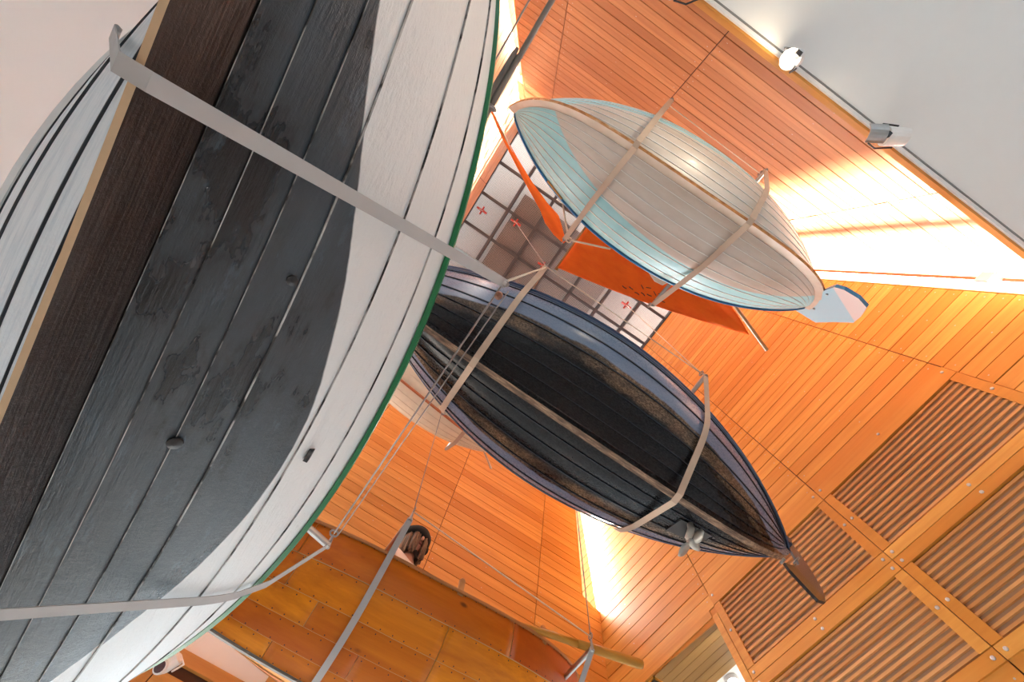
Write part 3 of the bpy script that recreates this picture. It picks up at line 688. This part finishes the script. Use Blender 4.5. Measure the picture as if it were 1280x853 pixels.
# ------------------------------------------------------------------ hanging wires
CG = 'wire ropes hanging the boats'
def wire(pts, label, r=.004, mat=None, cat='cable', nm='wire_rope'): return tubeobj(nm, pts, r, mat or M['cable'], label, cat)
dA = dark.w((-1.035, -1.10, 1.26)); dB = dark.w((1.051, -1.052, 1.04)); dC = dark.w((1.03, .99, 1.1)); dD = dark.w((-1.09, 1.03, 1.2))
bA = blue.w((-.62, -1.02, 1.0)); bB = blue.w((.72, -.955, .98)); bC = blue.w((-.773, .92, 1.04)); bD = blue.w((.565, .992, 1.0))
gA = big.w((-1.064, -1.111, .92)); gB = big.w((1.15, -1.035, 1.24)); wA = wood_b.w((-.459, -.983, 1.0)); wB = wood_b.w((1.70, -.78, .9))
hooks = [(-.92, -.2, H - .1), (-1.9, .05, H - .1), (.30, .33, H - .1), (1.05 * 3.3, -.18, H - .1), (1.9, .5, H - .1), (-1.2, 2.6, H - .1), (1.0, 2.8, H - .1), (-1.9, -2.0, H - .1)]
hl = ['second from the left of the red hooks on the grid ceiling', 'leftmost red hook on the grid ceiling, at its white edge', 'red hook on the grid ceiling above the beige strap end', 'red hook on the grid ceiling below the orange sail', 'red ceiling hook hidden behind the dark blue boat', 'red ceiling hook over the cream boat', 'red ceiling hook by the front wall', 'red ceiling hook in the back left corner']
HK = [0, 1, 3]
def hook(p, label):
    e = tag(empty('ceiling_hook', p), label, 'hook', 'red hooks on the grid ceiling')
    mb = MB(); mb.tube([(-.16, 0, .04), (.16, 0, .04)], .03, 8); mb.build('clamp_bar', M['red'], e)
    mb = MB(); mb.tube([(0, -.12, .06), (0, .12, .06)], .025, 8); mb.tube([(0, 0, .05), (0, 0, -.06)], .022, 8); mb.build('shackle', M['red'], e)
    mb = MB(); mb.tube([(.05 * math.cos(q), 0, -.10 + .05 * math.sin(q)) for q in np.linspace(0, 2 * math.pi, 11)], .012, 6); mb.build('ring', M['cable'], e)
for i in (0, 1): hook(hooks[i], hl[i])
hk3 = (3.02, -.06, H - .12); hook(hk3, hl[3])
hk2 = (.38, .36, H - .12); hook(hk2, hl[2])
wire([dA, hooks[0]], 'thin wire from the beige strap end up to a red ceiling hook', .007)
wire([dA, dB], 'thin wire stretched between the two strap ends of the dark blue boat', .006, M['rope'])
wire([dB, hk3], 'thin wire rising from the propeller-end strap of the dark blue boat', .006, M['rope'])
wire([dC, (1.9, 1.2, H - .1)], 'thin wire in front of the white corner slot, rising from the bracket by the propeller')
wire([gA, gB], 'dark wire running between the two grey strap ends of the big boat', .006)
wire([gA + (.05, .03, .0), gB + (.03, .02, .03)], 'second dark wire beside the first between the grey strap ends', .004)
wire([gA, dA], 'cream rope joining the grey bar end to the beige strap end', .008, M['rope'], 'rope', 'rope')
wire([wA, dD + np.array((-.05, .1, .3))], 'thin wire rising from the wooden boat strap above the person', .005)
wire([wA, wB], 'pale wire along the wooden boat between its two strap ends', .007, M['rope'])
wire([wB, wB + np.array((-.25, -.5, 6.5))], 'thin wire rising from the stern strap of the wooden boat', .006)
wire([bA, bB], 'white wire between the upper strap ends of the pale blue dinghy', .006, M['rope'])
wire([bA, bA + np.array((.15, -.1, 6))], 'wire rising from the bow strap of the pale blue dinghy', .005)
mb = MB(); mb.lathe([(-.04, .004), (-.02, .022), (.02, .022), (.04, .004)], gA + np.array((.02, .06, -.14)), (0, 0, 1), 10)
tag(mb.build('wire_toggle', plain('brown_toggle', (.22, .09, .05), .6)), 'small brown toggle hanging below the grey bar end', 'toggle')

# ------------------------------------------------------------------ the dinghy's orange sail, furled peak, ropes and spars
om, nt, b = newmat('orange_sailcloth')
v = objco(nt); n1_ = noise(nt, objco(nt, (3, 9, 9)), 1.2, 4)
lk(nt, ramp(nt, n1_, [(.3, (.92, .13, .003)), (.7, (1.0, .18, .006))]), b.inputs['Base Color']); b.inputs['Roughness'].default_value = .75
bump(nt, b, n1_, .4, .03)
sail = tag(empty('orange_sail', (0, 0, 5.4)), 'orange sail spread behind the pale blue dinghy', 'sail')
def gridmesh(nm, fn, nu, nv, mat, parent=None, th=.004, smooth=True):
    V = [fn(i / nu, j / nv) for i in range(nu + 1) for j in range(nv + 1)]
    F = [(i * (nv + 1) + j, (i + 1) * (nv + 1) + j, (i + 1) * (nv + 1) + j + 1, i * (nv + 1) + j + 1) for i in range(nu) for j in range(nv)]
    o = mk(nm, V, F, mat, parent, None, smooth)
    md = o.modifiers.new('thickness', 'SOLIDIFY'); md.thickness = th; return o
def ray_pt(px, py, z):
    d = RC.T @ np.array((px - 640, py - 426.5, FPX)); return d * z / d[2]
c00 = ray_pt(697, 335, 5.5); c10 = ray_pt(937, 419, 5.25); c11 = ray_pt(893, 348, 5.15) ; c01 = ray_pt(752, 258, 5.5)
def sailfn(u, v_):
    p = (c00 * (1 - u) + c10 * u) * (1 - v_) + (c01 * (1 - u) + c11 * u) * v_
    return p - np.array((0, 0, 5.4)) + np.array((0, .05 * math.sin(u * math.pi), .10 * math.sin(u * math.pi) * math.sin(v_ * math.pi) + .012 * math.sin(u * 40 + v_ * 9)))
gridmesh('sailcloth', sailfn, 40, 16, om, sail)
mb = MB(); a = (c00 - c01); mb.tube([c01 - a * .1 - (0, 0, 5.36), c00 + a * .04 - (0, 0, 5.36)], .022, 8); mb.build('yard', plain('brown_yard', (.30, .15, .05), .5), sail)
a = ray_pt(957, 437, 5.22) - c11; mb = MB(); mb.tube([c11 - (0, 0, 5.43), c11 + a - (0, 0, 5.43)], .024, 8); mb.build('boom', plain('brown_varnished_spar', (.40, .22, .09), .4), sail)
mb = MB()
for k in range(7):
    p = np.array(sailfn(.36 + .035 * k, .12 + .03 * math.sin(k * 2.1))) - (0, 0, .012)
    d = np.array((.035, .010 * math.sin(k * 3), 0)); mb.tube([p - d, p + (0, .008 * math.cos(k * 5), -.002), p + d], .006, 5)
for k in range(4):
    p = np.array(sailfn(.46 + .035 * k, .24 + .03 * math.sin(k * 2.1))) - (0, 0, .012)
    d = np.array((.03, .014 * math.cos(k * 3), 0)); mb.tube([p - d, p + d], .005, 5)
mb.build('reef_lashing', M['black'], sail)
tri = [ray_pt(806, 334, 5.05), ray_pt(846, 348, 5.05), ray_pt(828, 357, 5.05), ray_pt(818, 352, 5.05)]
gridmesh('white_corner_patch', lambda u, v_: ((tri[0] * (1 - u) + tri[1] * u) * (1 - v_) + (tri[3] * (1 - u) + tri[2] * u) * v_) - np.array((0, 0, 5.4)), 6, 4, plain('white_cloth', (.86, .80, .74), .8), sail)
pk = [(612, 134, 5.6, .012), (628, 168, 5.6, .05), (645, 200, 5.55, .07), (662, 230, 5.5, .10), (680, 258, 5.45, .15), (690, 274, 5.4, .24), (698, 290, 5.35, .16), (706, 303, 5.3, .05)]
P_ = [ray_pt(a, b_, z) for a, b_, z, _ in pk]
rib = empty('orange_pennant', P_[0]); tag(rib, 'narrow twisted orange sail strip left of the pale blue dinghy', 'sail')
def ribf(u, v_):
    k = min(u * 7, 6.999); i = int(k); f = k - i
    p = P_[i] * (1 - f) + P_[i + 1] * f; w = pk[i][3] * (1 - f) + pk[i + 1][3] * f
    tg = P_[i + 1] - P_[i]; tg /= np.linalg.norm(tg); s = np.cross(tg, (0, 0, 1.)); s /= np.linalg.norm(s)
    a = (v_ - .5) * w; return p + s * a * .85 + np.array((0, 0, 1)) * (a * .5 + .05 * w * math.sin(9 * v_)) - P_[0]
gridmesh('folded_cloth', ribf, 42, 8, om, rib, .006)
mb = MB(); mb.tube([P_[0] - P_[0] + (-.03, -.03, .03), P_[3] - P_[0] + (.0, .02, .04)], .008, 6); mb.build('edge_rope', M['rope'], rib)
q0 = ray_pt(711, 300, 5.05)
wire([blue.w((-1.02, .60, .80)), q0], 'white rope from the dinghy gunwale down to the strap knot', .011, M['rope'], 'rope', 'rope')
wire([q0, blue.w((-.25, .72, .84))], 'white rope from the strap knot along the dinghy gunwale', .011, M['rope'], 'rope', 'rope')
mb = MB()
for k in range(3): mb.tube([q0 + np.array((.03 * math.cos(q + k), .03 * math.sin(q + k), .012 * k * math.sin(q * 2))) for q in np.linspace(0, 6.28, 10)], .010, 6)
tag(mb.build('rope_knot', M['rope']), 'white rope knot where two ropes meet beside the orange pennant', 'rope')

# grey spars lying along the big boat
sp = tag(empty('grey_spars', (-.74, -1.2, 2.72)), 'two lashed grey spars reaching past the green gunwale', 'spar')
gs = plain('weathered_grey_spar', (.20, .17, .145), .6)
mb = MB(); mb.tube([(.0, -1.6, .0), (.0, 0, .0), (0, 3.2, -.0)], [.014, .018, .026], 10); mb.build('spar', gs, sp, True)
mb = MB(); mb.tube([(-.035, .30, .0), (-.036, .34, .0), (-.038, .7, 0), (-.04, 3.1, .0)], [.010, .018, .024, .03], 10); mb.build('spar', gs, sp, True)
mb = MB(); mb.tube([(-.02 + .055 * math.cos(q), .66, .035 * math.sin(q)) for q in np.linspace(0, 6.28, 13)], .012, 6); mb.build('lashing_ring', M['cable'], sp)
wire([(-.86, -2.9, 2.75), (-.86, 1.6, 2.72)], 'steel wire running beside the grey spars', .006)

# ------------------------------------------------------------------ oar over the wooden boat
oa = wood_b.w((.80, -.50, .86)); ob_ = wood_b.w((2.23, -.87, .80)); dd = (ob_ - oa)
o = tag(empty('oar', oa), 'yellow wooden oar sticking out over the wooden boat stern', 'oar')
ym = wood('yellow_oar_wood', 0, (.50, .24, .02), (.56, .28, .03), (.36, .15, .012), .5)
mb = MB(); mb.tube([(0, 0, 0), dd * .3, dd * .55], [.018, .03, .036], 10); mb.build('loom', ym, o, True)
mb = MB(); mb.tube([dd * .55, dd * .75, dd * .97, dd], [.037, .042, .044, .036], 10); mb.build('handle', ym, o, True)

# ------------------------------------------------------------------ the person sitting in the wooden boat
hd = wood_b.w((-.02, -.42, 1.28))
def find_head():
    d = RC.T @ np.array((516 - 640, 680 - 426.5, FPX)); d = d / d[2]; return d * 3.80
hd = find_head()
person = tag(empty('person', (hd[0], hd[1], hd[2] - .72 * 1.18)), 'person with black cap, long brown hair and white collar standing in the wooden boat', 'person')
skin = plain('skin', (.62, .33, .22), .6)
def skinmesh(name, pts, edges, rad, mat, parent, sub=2):
    me = bpy.data.meshes.new(name); me.from_pydata(pts, edges, []); me.materials.append(mat)
    ob = bpy.data.objects.new(name, me); COL.objects.link(ob); ob.parent = parent
    md = ob.modifiers.new('skin', 'SKIN'); md.use_smooth_shade = True
    for i, sv in enumerate(me.skin_vertices[0].data): sv.radius = rad[i] if isinstance(rad[i], tuple) else (rad[i], rad[i]); sv.use_root = (i == 0)
    ob.modifiers.new('smooth', 'SUBSURF').levels = sub; ob.modifiers['smooth'].render_levels = sub
    return ob
# local frame: z up, faces -y (towards the camera side); seat at z = 0
bp = [(0, 0, .05), (0, .01, .25), (0, .01, .42), (0, 0, .52), (0, -.015, .60), (0, -.03, .70), (0, -.03, .80),
      (-.17, 0, .44), (-.21, .03, .20), (-.20, .0, -.02), (.17, 0, .44), (.21, .03, .20), (.20, .0, -.02),
      (-.08, 0, -.05), (-.09, -.04, -.26), (-.09, .0, -.50), (.08, 0, -.05), (.09, -.04, -.26), (.09, .0, -.50)]
be = [(0, 1), (1, 2), (2, 3), (3, 4), (4, 5), (5, 6), (2, 7), (7, 8), (8, 9), (2, 10), (10, 11), (11, 12), (0, 13), (13, 14), (14, 15), (0, 16), (16, 17), (17, 18)]
br = [(.15, .11), (.14, .10), (.15, .10), (.065, .06), (.055, .06), (.078, .095), (.07, .085), .06, .045, .035, .06, .045, .035, .085, .06, .04, .085, .06, .04]
skinmesh('body', bp, be, br, skin, person)
sb = [(0, 0, .02), (0, .01, .25), (0, .01, .43), (0, 0, .53), (-.18, 0, .45), (-.22, .03, .20), (-.205, .0, .02), (.18, 0, .45), (.22, .03, .20), (.205, .0, .02)]
skinmesh('white_shirt', sb, [(0, 1), (1, 2), (2, 3), (2, 4), (4, 5), (5, 6), (2, 7), (7, 8), (8, 9)], [(.175, .135), (.165, .125), (.18, .13), (.085, .08), .075, .058, .045, .075, .058, .045], plain('white_wool', (.80, .74, .68), .9), person)
def ell(mb, c, r, nu=20, nv=12, v0=0, v1=math.pi, jit=0, seed=1):
    rr = random.Random(seed); V = []; F = []
    for j in range(nv + 1):
        ph = v0 + (v1 - v0) * j / nv
        for i in range(nu):
            th = 2 * math.pi * i / nu; k = 1 + jit * rr.uniform(-1, 1)
            V.append((c[0] + r[0] * k * math.sin(ph) * math.cos(th), c[1] + r[1] * k * math.sin(ph) * math.sin(th), c[2] + r[2] * math.cos(ph)))
    for j in range(nv):
        for i in range(nu): F.append((j * nu + i, j * nu + (i + 1) % nu, (j + 1) * nu + (i + 1) % nu, (j + 1) * nu + i))
    mb.add(V, F)
hm, nt, b = newmat('brown_hair')
hn = noise(nt, objco(nt, (60, 60, 5)), 1, 4); lk(nt, ramp(nt, hn, [(.3, (.05, .026, .014)), (.7, (.26, .15, .08))]), b.inputs['Base Color']); b.inputs['Roughness'].default_value = .6; bump(nt, b, hn, .5, .01)
# hair: strands falling from under the cap at the sides and the back, leaving the face open
rr = random.Random(5); mb = MB()
for k in range(150):
    an = rr.uniform(-.42, math.pi + .42)      # +y is the back of the head
    if k % 5 == 0: an = -math.pi / 2 + rr.choice((-1, 1)) * rr.uniform(.35, .9)
    r = rr.uniform(.92, 1.08); x, y = .098 * math.cos(an) * r, -.03 + .112 * math.sin(an) * r
    l = rr.uniform(.22, .30)
    mb.tube([(x * .85, y * .85, .83), (x, y, .77), (x * 1.08, y * 1.03, .68), (x * 1.02 + rr.uniform(-.015, .015), y + rr.uniform(-.012, .012), .80 - l), (x * .92, y * .95, .78 - l)], [.006, .012, .012, .010, .003], 5)
mb.build('hair', hm, person, True)
mb = MB(); ell(mb, (0, -.02, .775), (.135, .150, .10), 24, 8, 0, 1.75); mb.lathe([(-.035, .135), (-.02, .15), (.018, .152), (.03, .13)], (0, -.02, .765), (0, 0, 1), 24); mb.build('black_cap', plain('black_felt', (.012, .012, .013), .9), person, True)
mb = MB(); ell(mb, (.13, -.06, .715), (.028, .03, .055), 12, 8); mb.build('cap_tassel', plain('black_felt_tassel', (.012, .012, .013), .9), person, True)
mb = MB(); ell(mb, (0, -.135, .70), (.016, .022, .026), 10, 8); ell(mb, (0, -.128, .735), (.009, .016, .03), 8, 6); mb.build('nose', skin, person, True)
for sx in (-1, 1):
    mb = MB(); ell(mb, (sx * .034, -.118, .735), (.014, .01, .010), 10, 8); mb.build('eye', plain('eye_white', (.75, .72, .68), .3), person, True)
    mb = MB(); ell(mb, (sx * .088, -.03, .715), (.012, .022, .035), 10, 8); mb.build('ear', skin, person, True)
mb = MB(); ell(mb, (0, -.118, .655), (.028, .012, .008), 10, 6); mb.build('mouth', plain('lips', (.45, .15, .12), .5), person, True)
mb = MB(); mb.tube([(.085 * math.cos(q), -.01 + .085 * math.sin(q), .555) for q in np.linspace(0, 2 * math.pi, 21)], .022, 8); mb.build('dark_collar', plain('dark_scarf', (.03, .026, .025), .9), person, True)
person.rotation_euler = (0, 0, .35); person.scale = (1.18, 1.18, 1.18)

# ------------------------------------------------------------------ track spotlights along the soffit edge
LENS = emit('lit_lamp_lens', (1, .86, .66), 60)
def spot(p, aim, label, lit=False, s=1.0):
    """fixture hanging from the track: mount, housing, reflector flap, yoke"""
    root = tag(empty('track_spotlight', p), label, 'spotlight', 'spotlights on the soffit track')
    aim = np.array(aim, float); aim /= np.linalg.norm(aim)
    mb = MB(); mb.box((0, 0, .06), (.12, .05, .05)); mb.tube([(0, 0, .05), (0, .02, -.05)], .018 * s, 8); mb.build('mount', M['white_metal'], root)
    c = np.array((0, .06, -.10)); mb = MB()
    mb.lathe([(-.12, .05), (-.11, .075), (.05, .08), (.06, .08), (.055, .068)], c, aim, 18); mb.build('lamp_housing', M['white_metal'], root, False)
    mb = MB(); mb.lathe([(.05, .0), (.051, .067), (.054, .067), (.055, .0)], c, aim, 18); mb.build('lens', LENS if lit else plain('dark_lens', (.10, .05, .05), .2), root)
    sd = np.cross(aim, (0, 0, 1.)); sd /= np.linalg.norm(sd); up = np.cross(sd, aim)
    V = []; F = []
    for i in range(9):
        th = -.9 + 1.8 * i / 8
        for a in (.09, .24):
            for r in (.095, .101): V.append(c + aim * a + r * (math.sin(th) * sd - math.cos(th) * up))
    for i in range(8):
        o_ = i * 4; F += [(o_, o_ + 2, o_ + 6, o_ + 4), (o_ + 1, o_ + 5, o_ + 7, o_ + 3), (o_, o_ + 4, o_ + 5, o_ + 1), (o_ + 2, o_ + 3, o_ + 7, o_ + 6)]
    F += [(0, 1, 3, 2), (32, 34, 35, 33)]
    if not lit: mk('hood', V, F, M['steel'], root)
    mb = MB(); mb.tube([c + sd * .09 - aim * .03, c + sd * .10 + aim * .10 + up * .02, c + sd * .08 + aim * .2 - up * .05], .008, 6); mb.tube([c - sd * .09 - aim * .03, c - sd * .10 + aim * .10], .008, 6)
    mb.box(c + aim * .08 - up * .06, (.05, .04, .05)); mb.build('yoke', M['darkmetal'], root)
    return root, c, aim
tz = sz - .12
TR = lambda px, py: ray_pt(px, py, tz)
def trackp(px, py):
    q = TR(px, py); return (q[0], se - .015, sz - .06)
spot(trackp(868, -8), (-.75, .55, .3), 'grey spotlight at the top edge, leftmost on the soffit track')
r_, c_, a_ = spot(trackp(985, 78), (-.35, .62, -.70), 'lit spotlight glowing on the soffit track', True)
spot(trackp(1105, 178), (-.85, .45, .1), 'grey spotlight on the soffit track beside the sunlit wall')
lp = bpy.data.lights.new('lamp', 'SPOT'); lp.energy = 60; lp.color = (1, .85, .65); lp.spot_size = 2.6; lp.spot_blend = .8; lp.shadow_soft_size = .06
lo = bpy.data.objects.new('lamp_light', lp); COL.objects.link(lo); lo.parent = r_; lo.location = tuple(c_ + a_ * .10); lo.rotation_euler = Vector(a_).to_track_quat('-Z', 'Y').to_euler()
gp = bpy.data.lights.new('lamp_spill', 'POINT'); gp.energy = 14; gp.color = (1, .8, .55); gp.shadow_soft_size = .05
go = bpy.data.objects.new('lamp_spill_light', gp); COL.objects.link(go); go.parent = r_; go.location = tuple(c_ + a_ * .16)
# small flood box at the corner slot
fp = np.array((AX - .065 * 5.0 - .02, -2.62, 5.0))
fl = tag(empty('corner_flood_box', fp), 'small grey flood box in the sunlit corner slot', 'spotlight')
mb = MB(); mb.box((0, 0, 0), (.16, .14, .16)); mb.build('housing', M['steel'], fl)
mb = MB(); mb.box((-.085, 0, 0), (.012, .12, .14)); mb.build('lens', plain('flood_glass', (.55, .62, .70), .2), fl)
# camera-like fixtures beside the white wall panel
def wallcam(p, label):
    r = tag(empty('wall_spotlight', p), label, 'spotlight')
    mb = MB(); mb.lathe([(0, .05), (.02, .055), (.13, .055), (.14, .04)], (0, 0, 0), (.5, -.62, .6), 14); mb.build('lamp_housing', M['white_metal'], r)
    mb = MB(); ax = np.array((-.35, -.75, -.55)); mb.lathe([(0, .055), (.05, .058), (.055, .05)], (0, -.02, 0), ax, 14); mb.build('lamp_head', M['white_metal'], r)
    mb = MB(); mb.lathe([(.05, .0), (.051, .045), (.057, .045), (.06, .02)], (0, -.02, 0), ax, 14); mb.build('lens', plain('dark_red_lens', (.06, .012, .012), .15), r)
    mb = MB(); mb.tube([(.08, -.05, .1), (.14, -.10, .04), (.10, -.12, -.05)], .008, 6); mb.build('yoke', M['white_metal'], r)
q = RC.T @ np.array((203 - 640, 836 - 426.5, FPX)); q = q * (CY - .14) / (q[1] + .131 * q[2])
wallcam(q, 'white spotlight with dark lens below the big boat stern')
# small ceiling lamp in the side room behind the doorway
q = (AX + .62, 3.35, door_top + .02)
sl = tag(empty('ceiling_lamp', q), 'small bright lamp on the white ceiling beyond the doorway', 'lamp')
mb = MB(); mb.lathe([(0, .09), (.03, .10), (.06, .07)], (0, 0, .04), (0, 0, -1), 16); mb.build('lamp_rim', M['white_metal'], sl)
mb = MB(); mb.lathe([(0, .065), (.012, .06), (.03, .02)], (0, 0, -.02), (0, 0, -1), 16); mb.build('bulb', emit('side_room_bulb', (1, .95, .85), 40), sl)
pl_ = bpy.data.lights.new('side_lamp', 'POINT'); pl_.energy = 55; pl_.color = (1, .92, .8); pl_.shadow_soft_size = .1
po = bpy.data.objects.new('side_lamp_light', pl_); COL.objects.link(po); po.parent = sl; po.location = (.9, 0, -.5)
# framed dark box under the doorway
q = RC.T @ np.array((823 - 640, 853 - 426.5, FPX)); q = q * (AX - .3) / (q[0] + .065 * q[2])
bx = tag(empty('display_box', q), 'corner of a dark box with yellow wooden edges at the bottom of the picture', 'box')
mb = MB(); mb.box((0, .12, -.1), (.16, .26, .2)); mb.build('box_body', M['black'], bx)
for d in ((-.085, .12, 0.005), (.085, .12, .005)):
    mb = MB(); mb.box(d, (.02, .30, .02)); mb.build('edge_strip', ym, bx)
for d in ((0, -.02, .005), (0, .26, .005), ):
    mb = MB(); mb.box(d, (.19, .02, .02)); mb.build('edge_strip', ym, bx)
print('planks', n1, n2, n3, n4)
